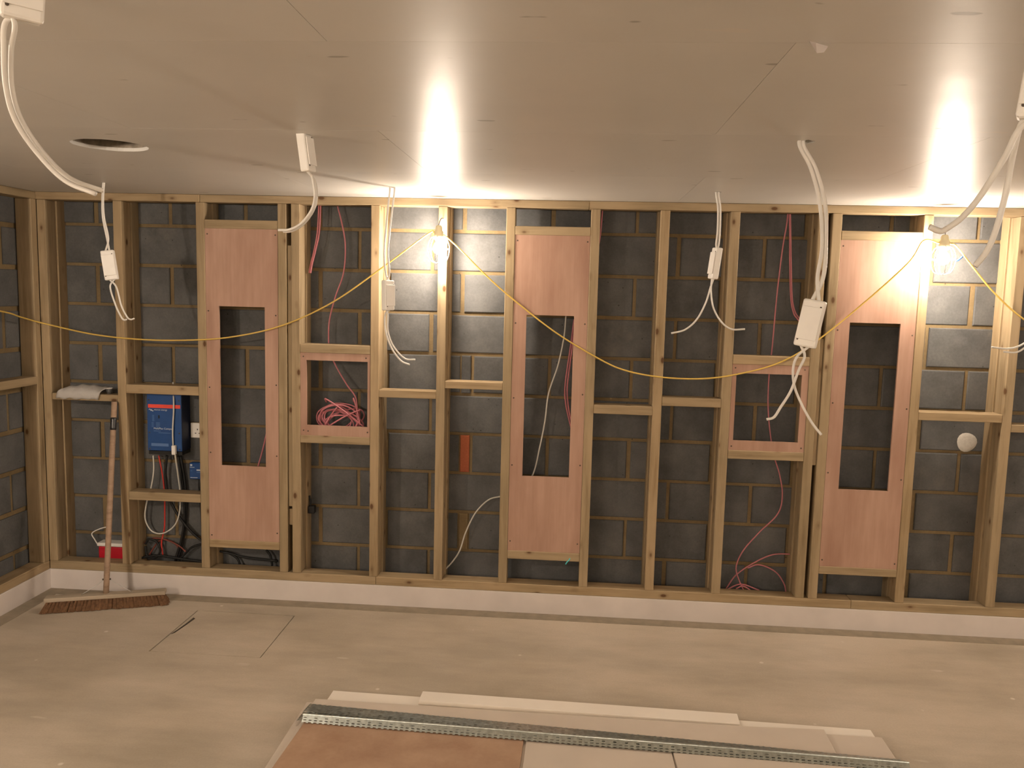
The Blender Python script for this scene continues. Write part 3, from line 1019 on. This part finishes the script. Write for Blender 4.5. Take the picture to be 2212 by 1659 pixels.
loose('white_cable', [px([(1224, 660), (1222, 690), (1218, 730), (1205, 790), (1185, 850), (1177, 910), (1165, 970), (1150, 1027), (1120, 1060, .12), (1082, 1072, .13), (1055, 1080, .13), (1027, 1108, .12), (1006, 1150, .12), (994, 1187, .12), (980, 1210, .12), (960, 1232, .12)], .105)],
      0.0042, 'cable_grey', 'thin white cable dropping through the middle panel slot into the next bay')

# black conduit clip on the stud
cl = empty('conduit_clip', (-1.452, 0.10, 0.50))
tag(cl, 'small black clip fixed low on the stud below the pink coil', 'clip')
bpy.context.view_layer.update()
q = at(675, 1100, 0.11)
box('clip_body', q.x - 0.022, q.x + 0.016, 0.09, 0.13, q.z - 0.022, q.z + 0.022, 'black_rubber', cl, 0.006, 2)
tube('stub', [q + Vector((-0.012, 0, 0.02)), q + Vector((-0.016, 0.01, 0.05)), q + Vector((-0.022, 0.015, 0.075))], 0.006, 'black_rubber', cl)

# ------------------------------------------------------------------ blue inverter and what hangs around it
iv = empty('inverter', (-2.27, 0.115, 0.79))
tag(iv, 'blue wall-mounted inverter with a red stripe in the timber bay', 'inverter')
bpy.context.view_layer.update()
IX0, IX1, IZ0, IZ1, IY = -2.371, -2.171, 0.797, 1.172, 0.060
box('body', IX0, IX1, IY, 0.166, IZ0 + 0.012, IZ1, 'dark_blue', iv, 0.004)
ff = box('front_cover', IX0 + 0.001, IX1 - 0.001, IY - 0.0035, IY + 0.001, IZ0 + 0.016, IZ1 - 0.002, 'inverter_blue', iv, 0.0012)
box('base', IX0 + 0.003, IX1 - 0.003, IY + 0.003, 0.164, IZ0 - 0.008, IZ0 + 0.0115, 'black_rubber', iv)
FY = IY - 0.0042


def on_face(name, parent, x0, x1, z0, z1, mat):
    o = box(name, x0, x1, FY - 0.0006, FY + 0.0010, z0, z1, mat)
    keep(o, parent)
    return o


bpy.context.view_layer.update()


def part_of(o, p):
    bpy.context.view_layer.update()
    mw = o.matrix_world.copy()
    o.parent = p
    o.matrix_parent_inverse = p.matrix_world.inverted()
    return o


def face_box(name, x0, x1, z0, z1, mat):
    return part_of(box(name, x0, x1, FY - 0.0006, FY + 0.0010, z0, z1, mat), ff)


def face_text(s, size, x, z, mat):
    o = obj('lettering', text_mesh(s, size), mat, None, (x, FY - 0.0003, z))
    o.rotation_euler = (PI / 2, 0, 0)
    return part_of(o, ff)


face_box('red_stripe', IX0 + 0.008, IX1 - 0.006, 1.055, 1.075, 'stripe_red')
face_text('victron energy', 0.0130, IX0 + 0.042, 1.041, 'print_white')
lg = [part_of(tube('logo', [Vector((IX0 + 0.012 + 0.010 * k, FY - 0.0004, 1.044 - 0.003 * k)), Vector((IX0 + 0.018 + 0.010 * k, FY - 0.0004, 1.048 - 0.003 * k)),
                             Vector((IX0 + 0.024 + 0.010 * k, FY - 0.0004, 1.039 - 0.003 * k)), Vector((IX0 + 0.030 + 0.008 * k, FY - 0.0004, 1.043 - 0.003 * k))], 0.0018, 'print_white', None, 4, 6), ff) for k in range(2)]
face_text('MultiPlus Compact', 0.0150, IX0 + 0.038, 0.934, 'print_white')
for (x0, x1, z) in ((0.038, 0.078, 0.924), (0.065, 0.135, 0.914)):
    face_box('print_line', IX0 + x0, IX0 + x1, z - 0.0015, z + 0.0015, 'print_faint')
for k in range(5):
    face_box('print_line', IX0 + 0.030, IX0 + 0.042, 1.010 - 0.0075 * k, 1.013 - 0.0075 * k, 'print_faint')
for k in range(4):
    face_box('print_line', IX0 + 0.052, IX0 + 0.074, 0.969 - 0.0075 * k, 0.972 - 0.0075 * k, 'print_faint')
    face_box('print_line', IX0 + 0.026, IX0 + 0.038, 0.969 - 0.0075 * k, 0.972 - 0.0075 * k, 'print_faint')
face_box('switch', IX0 + 0.066, IX0 + 0.073, 0.996, 1.014, 'black_rubber')
face_box('info_label', IX0 + 0.022, IX0 + 0.122, 0.838, 0.854, 'print_faint')
for sx in (IX0 + 0.013, IX1 - 0.014):
    for sz in (1.100, 0.915, 0.822):
        s = obj('screw', SCREW, None, None, (sx, FY - 0.0008, sz))
        s.rotation_euler = (PI / 2, 0, 0)
        s.data = SCREW
        part_of(s, ff)

wc = empty('inverter_cable', at(374, 860, 0.05))
tag(wc, 'white cable with a joint piece looping down in front of the inverter', 'cable', 'cables of the inverter')
bpy.context.view_layer.update()
tube('upper_run', px([(374, 825, .105), (374, 850, .100), (375, 858, .05), (375, 890, .045), (373, 930, .045), (374, 968, .045)], .045), 0.0042, 'cable_grey', wc)
q = at(376, 972, 0.043)
box('joint_piece', q.x - 0.011, q.x + 0.011, 0.032, 0.054, q.z - 0.026, q.z + 0.026, 'white_plastic', wc, 0.003)
tube('lower_loop', px([(378, 978, .045), (380, 995, .06), (385, 1030, .10), (389, 1065, .11), (388, 1105, .115), (377, 1135, .12), (352, 1152, .12), (328, 1147, .12), (314, 1122, .115), (316, 1090, .11), (327, 1050, .105), (332, 1015, .105), (331, 984, .11)], .10), 0.0042, 'cable_grey', wc)
loose('inverter_cable', [px([(343, 984), (350, 1020), (355, 1060), (356, 1110), (355, 1142), (349, 1172), (352, 1200)], .13)], 0.0043, 'cable_red', 'red power cable hanging straight under the inverter', 'cable', 'cables of the inverter')
loose('inverter_cable', [px([(361, 984), (357, 1025), (362, 1065), (380, 1105), (410, 1145), (440, 1172)], .125), px([(384, 984), (392, 1030), (397, 1075), (398, 1120), (392, 1165), (378, 1212)], .135),
                         px([(390, 984), (399, 1040), (402, 1100), (398, 1150), (388, 1195), (380, 1215)], .145)], 0.0075, 'black_rubber', 'thick black power cables drooping under the inverter', 'cable', 'cables of the inverter')
loose('floor_cable', [px([(312, 1172), (330, 1163), (355, 1165), (385, 1178), (402, 1192)], .13), px([(320, 1202), (345, 1168), (372, 1170), (388, 1186)], .14)], 0.0045, 'cable_dull_red', 'dull red cable arching over the black cables on the floor', 'cable')
loose('floor_cable', [px([(314, 1175), (322, 1165), (338, 1170), (346, 1190), (335, 1205), (318, 1200), (314, 1180)], .12), px([(300, 1206), (340, 1200), (385, 1206), (440, 1214)], .115),
                      px([(440, 1174), (415, 1182), (398, 1198), (385, 1212)], .13), px([(470, 1190), (500, 1196), (530, 1204), (600, 1212)], .12), px([(490, 1192), (512, 1206), (520, 1225)], .125), px([(575, 1188), (584, 1200), (588, 1222)], .12)],
      0.0065, 'black_rubber', 'tangle of black cables lying behind the bottom plate', 'cable')

so = empty('wall_socket', (-2.09, 0.165, 0.918))
tag(so, 'white double wall socket half hidden behind the stud', 'socket')
bpy.context.view_layer.update()
box('face_plate', -2.166, -2.020, 0.152, 0.164, 0.875, 0.961, 'white_plastic', so, 0.004, 2)
for cx in (-2.125, -2.062):
    for dx, dz, w, h in ((0, 0.006, 0.005, 0.009), (-0.011, -0.016, 0.008, 0.0045), (0.011, -0.016, 0.008, 0.0045)):
        box('pin_slot', cx + dx - w / 2, cx + dx + w / 2, 0.1512, 0.1535, 0.918 + dz - h / 2, 0.918 + dz + h / 2, 'black_rubber', so)
    box('rocker', cx - 0.020, cx - 0.012, 0.150, 0.1535, 0.918, 0.930, 'white_plastic', so)

bb = empty('electronic_unit', (-2.10, 0.12, 0.64))
tag(bb, 'small blue electronic unit on the wall below the white socket', 'electronics')
bpy.context.view_layer.update()
box('body', -2.163, -2.050, 0.122, 0.164, 0.640, 0.735, 'inverter_blue', bb, 0.004)
for x0, x1, z0, z1, mt in ((-2.157, -2.145, 0.717, 0.727, 'print_white'), (-2.160, -2.132, 0.708, 0.711, 'print_white'), (-2.120, -2.085, 0.690, 0.698, 'print_white'), (-2.120, -2.095, 0.679, 0.683, 'print_faint'),
                           (-2.157, -2.115, 0.648, 0.651, 'print_white'), (-2.156, -2.146, 0.688, 0.690, 'print_faint')):
    box('print_line', x0, x1, 0.1212, 0.1228, z0, z1, mt, bb)
tube('lead', [Vector((-2.107, 0.14, 0.642)), Vector((-2.106, 0.13, 0.60)), Vector((-2.104, 0.135, 0.54)), Vector((-2.10, 0.14, 0.40)), Vector((-2.09, 0.13, 0.20))], 0.009, 'black_rubber', bb)

# ------------------------------------------------------------------ red cool box behind the plate
cb = empty('cool_box', (-2.62, 0.134, 0.0))
tag(cb, 'red box with white lid and wire handle behind the broom', 'box')
bpy.context.view_layer.update()
box('body', -2.705, -2.520, 0.096, 0.165, 0.0005, 0.226, 'cooler_red', cb, 0.008, 2)
box('lid', -2.712, -2.513, 0.0935, 0.1665, 0.2265, 0.248, 'white_plastic', cb, 0.006, 2)
tube('handle', [Vector((-2.708, 0.100, 0.235)), Vector((-2.728, 0.104, 0.262)), Vector((-2.748, 0.110, 0.297)), Vector((-2.715, 0.135, 0.318)), Vector((-2.680, 0.155, 0.326))], 0.0032, 'white_plastic', cb)

# ------------------------------------------------------------------ plastic bag and little container on the short noggin
bg = bmesh.new()
NX, NY = 22, 16
grid = []
rb_ = random.Random(4)
for j in range(NY + 1):
    rowv = []
    for i in range(NX + 1):
        u, w = i / NX, j / NY
        x = -2.862 + 0.245 * u + 0.055 * w
        if w < 0.25:                                   # front flap over the timber's edge
            t = w / 0.25
            y = -0.006 - 0.004 * math.sin(PI * t)
            z = 1.094 + 0.040 * t
        else:
            t = (w - 0.25) / 0.75
            y = -0.006 + 0.108 * t
            z = 1.134 + 0.034 * math.sin(PI * min(1.0, t * 0.9)) ** 0.8 * (0.35 + 0.65 * math.sin(PI * (0.12 + 0.83 * u)))
        z += 0.003 * math.sin(23 * u + 9 * w) + rb_.uniform(-0.0012, 0.0012)
        rowv.append(bg.verts.new((x + 2.74, y, z - 1.128)))
    grid.append(rowv)
for j in range(NY):
    for i in range(NX):
        f = bg.faces.new((grid[j][i], grid[j][i + 1], grid[j + 1][i + 1], grid[j + 1][i]))
        f.smooth = True
bmesh.ops.solidify(bg, geom=list(bg.faces), thickness=-0.0055)
bag = obj('plastic_bag', bg, 'bag_plastic', None, (-2.74, 0, 1.133))
tag(bag, 'flat clear plastic bag draped over the short timber at far left', 'bag')
jr = empty('clear_cup', (-2.578, 0.042, 1.127))
tag(jr, 'tiny clear plastic cup on the timber beside the plastic bag', 'cup')
bpy.context.view_layer.update()
keep(obj('cup', lathe([(0.0, 0.001), (0.013, 0.001), (0.018, 0.032), (0.016, 0.032), (0.012, 0.003), (0.0, 0.003)], 14), 'clear_plastic', None, (-2.578, 0.042, 1.127)), jr)
keep(obj('rim', lathe([(0.0185, 0.030), (0.0195, 0.032), (0.0185, 0.034), (0.0165, 0.032), (0.0185, 0.030)], 14), 'white_plastic', None, (-2.578, 0.042, 1.127)), jr)
sc_ = tube('turquoise_scrap', [at(1222, 1219, -0.004), at(1225, 1214, -0.006), at(1229, 1210, -0.004), at(1231, 1206, -0.002)], 0.003, 'turquoise', None, 3, 6)
tag(sc_, 'tiny turquoise plastic scrap stuck under the middle plywood panel', 'scrap')
sc2 = tube('turquoise_scrap', [at(137, 1196, 0.105), at(141, 1192, 0.105), at(143, 1197, 0.105)], 0.003, 'turquoise', None, 3, 6)
tag(sc2, 'tiny turquoise plastic scrap by the corner stud behind the bottom plate', 'scrap')

# ------------------------------------------------------------------ broom leaning on the frame
A0, A1 = Vector((-2.765, -0.330, 0)), Vector((-2.178, -0.122, 0))
ang = math.atan2(A1.y - A0.y, A1.x - A0.x)
mid = (A0 + A1) / 2
bro = empty('broom', mid, ang)
tag(bro, 'wide wooden broom leaning on the frame with tape round its handle', 'broom')
bpy.context.view_layer.update()
HL = 0.60
hd = bm_box(-HL / 2, HL / 2, -0.029, 0.029, 0.054, 0.076, 0.005, 2)
head = obj('head', hd, 'broom_head_wood', bro)
bt = bmesh.new()
nt_, nr = 34, 5
for a in range(nt_):
    for c_ in range(nr):
        x = -HL / 2 + 0.02 + (HL - 0.04) * a / (nt_ - 1)
        y = -0.024 + 0.048 * c_ / (nr - 1)
        fx = (x / (HL / 2)) * 0.026 + random.uniform(-0.006, 0.006)
        fy = (y / 0.035) * 0.024 + random.uniform(-0.004, 0.004)
        for s_ in range(3):
            ox, oy = random.uniform(-0.005, 0.005), random.uniform(-0.004, 0.004)
            tp = [bt.verts.new((x + ox * 0.5 + 0.0065 * math.cos(2 * PI * k / 5), y + oy * 0.5 + 0.005 * math.sin(2 * PI * k / 5), 0.056)) for k in range(5)]
            bo_ = [bt.verts.new((x + ox + fx + 0.0115 * math.cos(2 * PI * k / 5), y + oy + fy + 0.0085 * math.sin(2 * PI * k / 5), 0.0015 + random.uniform(0, 0.004))) for k in range(5)]
            for k in range(5):
                bt.faces.new((tp[k], bo_[k], bo_[(k + 1) % 5], tp[(k + 1) % 5]))
            bt.faces.new(bo_[::-1])
tag(obj('bristles', bt, 'bristle', bro), kind='stuff')
h0 = bro.matrix_world.inverted() @ Vector((mid.x - 0.006, mid.y + 0.006, 0.070))
h1 = bro.matrix_world.inverted() @ (at(247, 868, -0.022) + Vector((0, 0, 0.0)))
hm = tube_mesh([h0.lerp(h1, k / 14) for k in range(15)], 0.0152, 12)
hm.name = 'handle'
ho = obj('handle', hm, 'broom_wood', bro)
dirh = (h1 - h0).normalized()
d0 = 0.883
t0, t1 = h0.lerp(h1, d0 - 0.032), h0.lerp(h1, d0 + 0.034)
tm = tube_mesh([t0.lerp(t1, k / 6) for k in range(7)], 0.017, 12, [0.0158, 0.0175, 0.0164, 0.0178, 0.0162, 0.0174, 0.0158])
obj('tape', tm, 'black_tape', bro)
hk = h0.lerp(h1, 0.075)
for s_ in (-1, 1):
    tube('stay', [hk + Vector((0.012 * s_, 0, 0)), hk + Vector((0.06 * s_, -0.004, -0.035)), Vector((0.125 * s_, 0.0, 0.076))], 0.0018, 'steel', None, 4, 6).parent = bro
    tube('clamp_nut', [hk + Vector((0.013 * s_, 0, 0)), hk + Vector((0.021 * s_, 0, 0))], 0.005, 'screw_dark', None, 2, 8).parent = bro


# ------------------------------------------------------------------ sheets and beads on the floor in front
def sheet(name, pts, z0, z1, mat, label, group=None, grain_up=False):
    c_ = Vector((sum(p[0] for p in pts) / len(pts), sum(p[1] for p in pts) / len(pts), z0))
    o = obj(name, plate_with_holes([(p[0] - c_.x, p[1] - c_.y) for p in pts], [], 0.0, z1 - z0), mat, None, c_)
    bm = bmesh.new()
    bm.from_mesh(o.data)
    bmesh.ops.dissolve_limit(bm, angle_limit=0.01, verts=bm.verts, edges=bm.edges)
    bmesh.ops.bevel(bm, geom=list(bm.edges), offset=0.0012, segments=1, affect='EDGES')
    bm.to_mesh(o.data)
    bm.free()
    return tag(o, label, 'board', group)


grp = 'boards stacked on the floor'
sheet('white_board', [(-0.985, -1.030), (1.256, -1.088), (1.252, -1.30), (-0.99, -1.24)], 0.001, 0.018, 'mdf_white', 'long white board at the bottom of the floor stack, farthest edge', grp)
sheet('white_board', [(-0.595, -1.024), (0.728, -1.056), (0.724, -1.140), (-0.597, -1.108)], 0.0185, 0.036, 'mdf_white', 'shorter white board lying on the far edge of the floor stack', grp)
sheet('pale_sheet', [(-1.058, -1.165), (1.272, -1.165), (1.26, -2.05), (-1.050, -2.05)], 0.0185, 0.030, 'mdf_pale', 'wide pale sheet under the stack, sticking out left and right', grp)
sheet('pale_sheet', [(-1.022, -1.163), (0.76, -1.172), (0.86, -1.168), (1.048, -1.160), (1.03, -2.03), (-1.020, -2.03)], 0.0365, 0.046, 'mdf_pale', 'pale sheet with a cut corner just under the metal beads', grp)
sheet('plywood_sheet', [(-1.000, -1.356), (-0.138, -1.391), (-0.150, -2.04), (-1.026, -2.04)], 0.0465, 0.056, 'plywood_floor', 'brown plywood sheet on the floor at the left of the stack', grp)
sheet('pale_sheet', [(-0.128, -1.400), (0.418, -1.415), (0.425, -2.02), (-0.136, -2.02)], 0.0465, 0.054, 'mdf_pale', 'pale sheet lying between the brown plywood and the right sheet', grp)
sheet('pale_sheet', [(0.423, -1.422), (1.080, -1.442), (1.095, -2.02), (0.445, -2.02)], 0.0465, 0.058, 'mdf_pale', 'pale sheet at the right of the stack with a raised left edge', grp)


def bead_mesh(L, wing, a_front, a_back, th=0.0008):
    """an angle bead laid nose up: two slotted wings"""
    bm = bmesh.new()
    pitch = 0.0215
    n = int(L / pitch)
    for sgn, ang_ in ((-1, a_front), (1, a_back)):
        d = Vector((0, sgn * math.cos(ang_), -math.sin(ang_)))
        nrm = Vector((0, sgn * math.sin(ang_), math.cos(ang_)))
        lev = [0.0, 0.28, 0.40, 0.60, 0.72, 0.90, 1.0]
        for i in range(n):
            xs = [i * pitch, i * pitch + pitch * 0.22, i * pitch + pitch * 0.78, (i + 1) * pitch]
            for c_ in range(3):
                for l in range(6):
                    if c_ == 1 and ((l == 1 and i % 2 == 0) or l == 3 or (l == 5)):
                        continue
                    q = []
                    for (xx, ll) in ((xs[c_], lev[l]), (xs[c_ + 1], lev[l]), (xs[c_ + 1], lev[l + 1]), (xs[c_], lev[l + 1])):
                        q.append(bm.verts.new(Vector((xx, 0, 0)) + d * (wing * ll)))
                    bm.faces.new(q if sgn < 0 else q[::-1])
    bmesh.ops.remove_doubles(bm, verts=bm.verts, dist=0.00005)
    bmesh.ops.recalc_face_normals(bm, faces=bm.faces)
    bmesh.ops.solidify(bm, geom=list(bm.faces), thickness=th)
    # rounded nose
    r = bmesh.ops.create_cone(bm, cap_ends=True, segments=8, radius1=0.0026 if a_front > 0.3 else 0.0009, radius2=0.0026 if a_front > 0.3 else 0.0009, depth=n * pitch)
    for v in r['verts']:
        v.co = Vector((v.co.z + n * pitch / 2, v.co.y, v.co.x + (0.001 if a_front > 0.3 else -0.0008)))
    me = bpy.data.meshes.new('metal_bead')
    bm.to_mesh(me)
    bm.free()
    me.materials.append(MATS['galvanised'])
    return me


for k, (p0, p1, zz, wing, a_f, a_b, lab) in enumerate((
        ((-1.008, -1.359), (1.279, -1.432), 0.0815, 0.030, 48, 18, 'perforated metal angle bead with bright front flange, nearest on the board stack'),
        ((-1.030, -1.250), (1.277, -1.392), 0.0525, 0.036, -3, 3, 'dark perforated metal angle bead lying flat, farthest on the board stack'),
        ((-1.036, -1.312), (1.262, -1.405), 0.0485, 0.036, -1, 1, 'dark perforated metal angle bead lying flat between two others'))):
    a = math.atan2(p1[1] - p0[1], p1[0] - p0[0])
    L = math.hypot(p1[0] - p0[0], p1[1] - p0[1])
    o = obj('metal_bead', bead_mesh(L, wing, math.radians(a_f), math.radians(a_b)), None, None, (p0[0], p0[1], zz))
    o.rotation_euler = (0, 0, a)
    tag(o, lab, 'metal bead', 'metal beads on the boards')
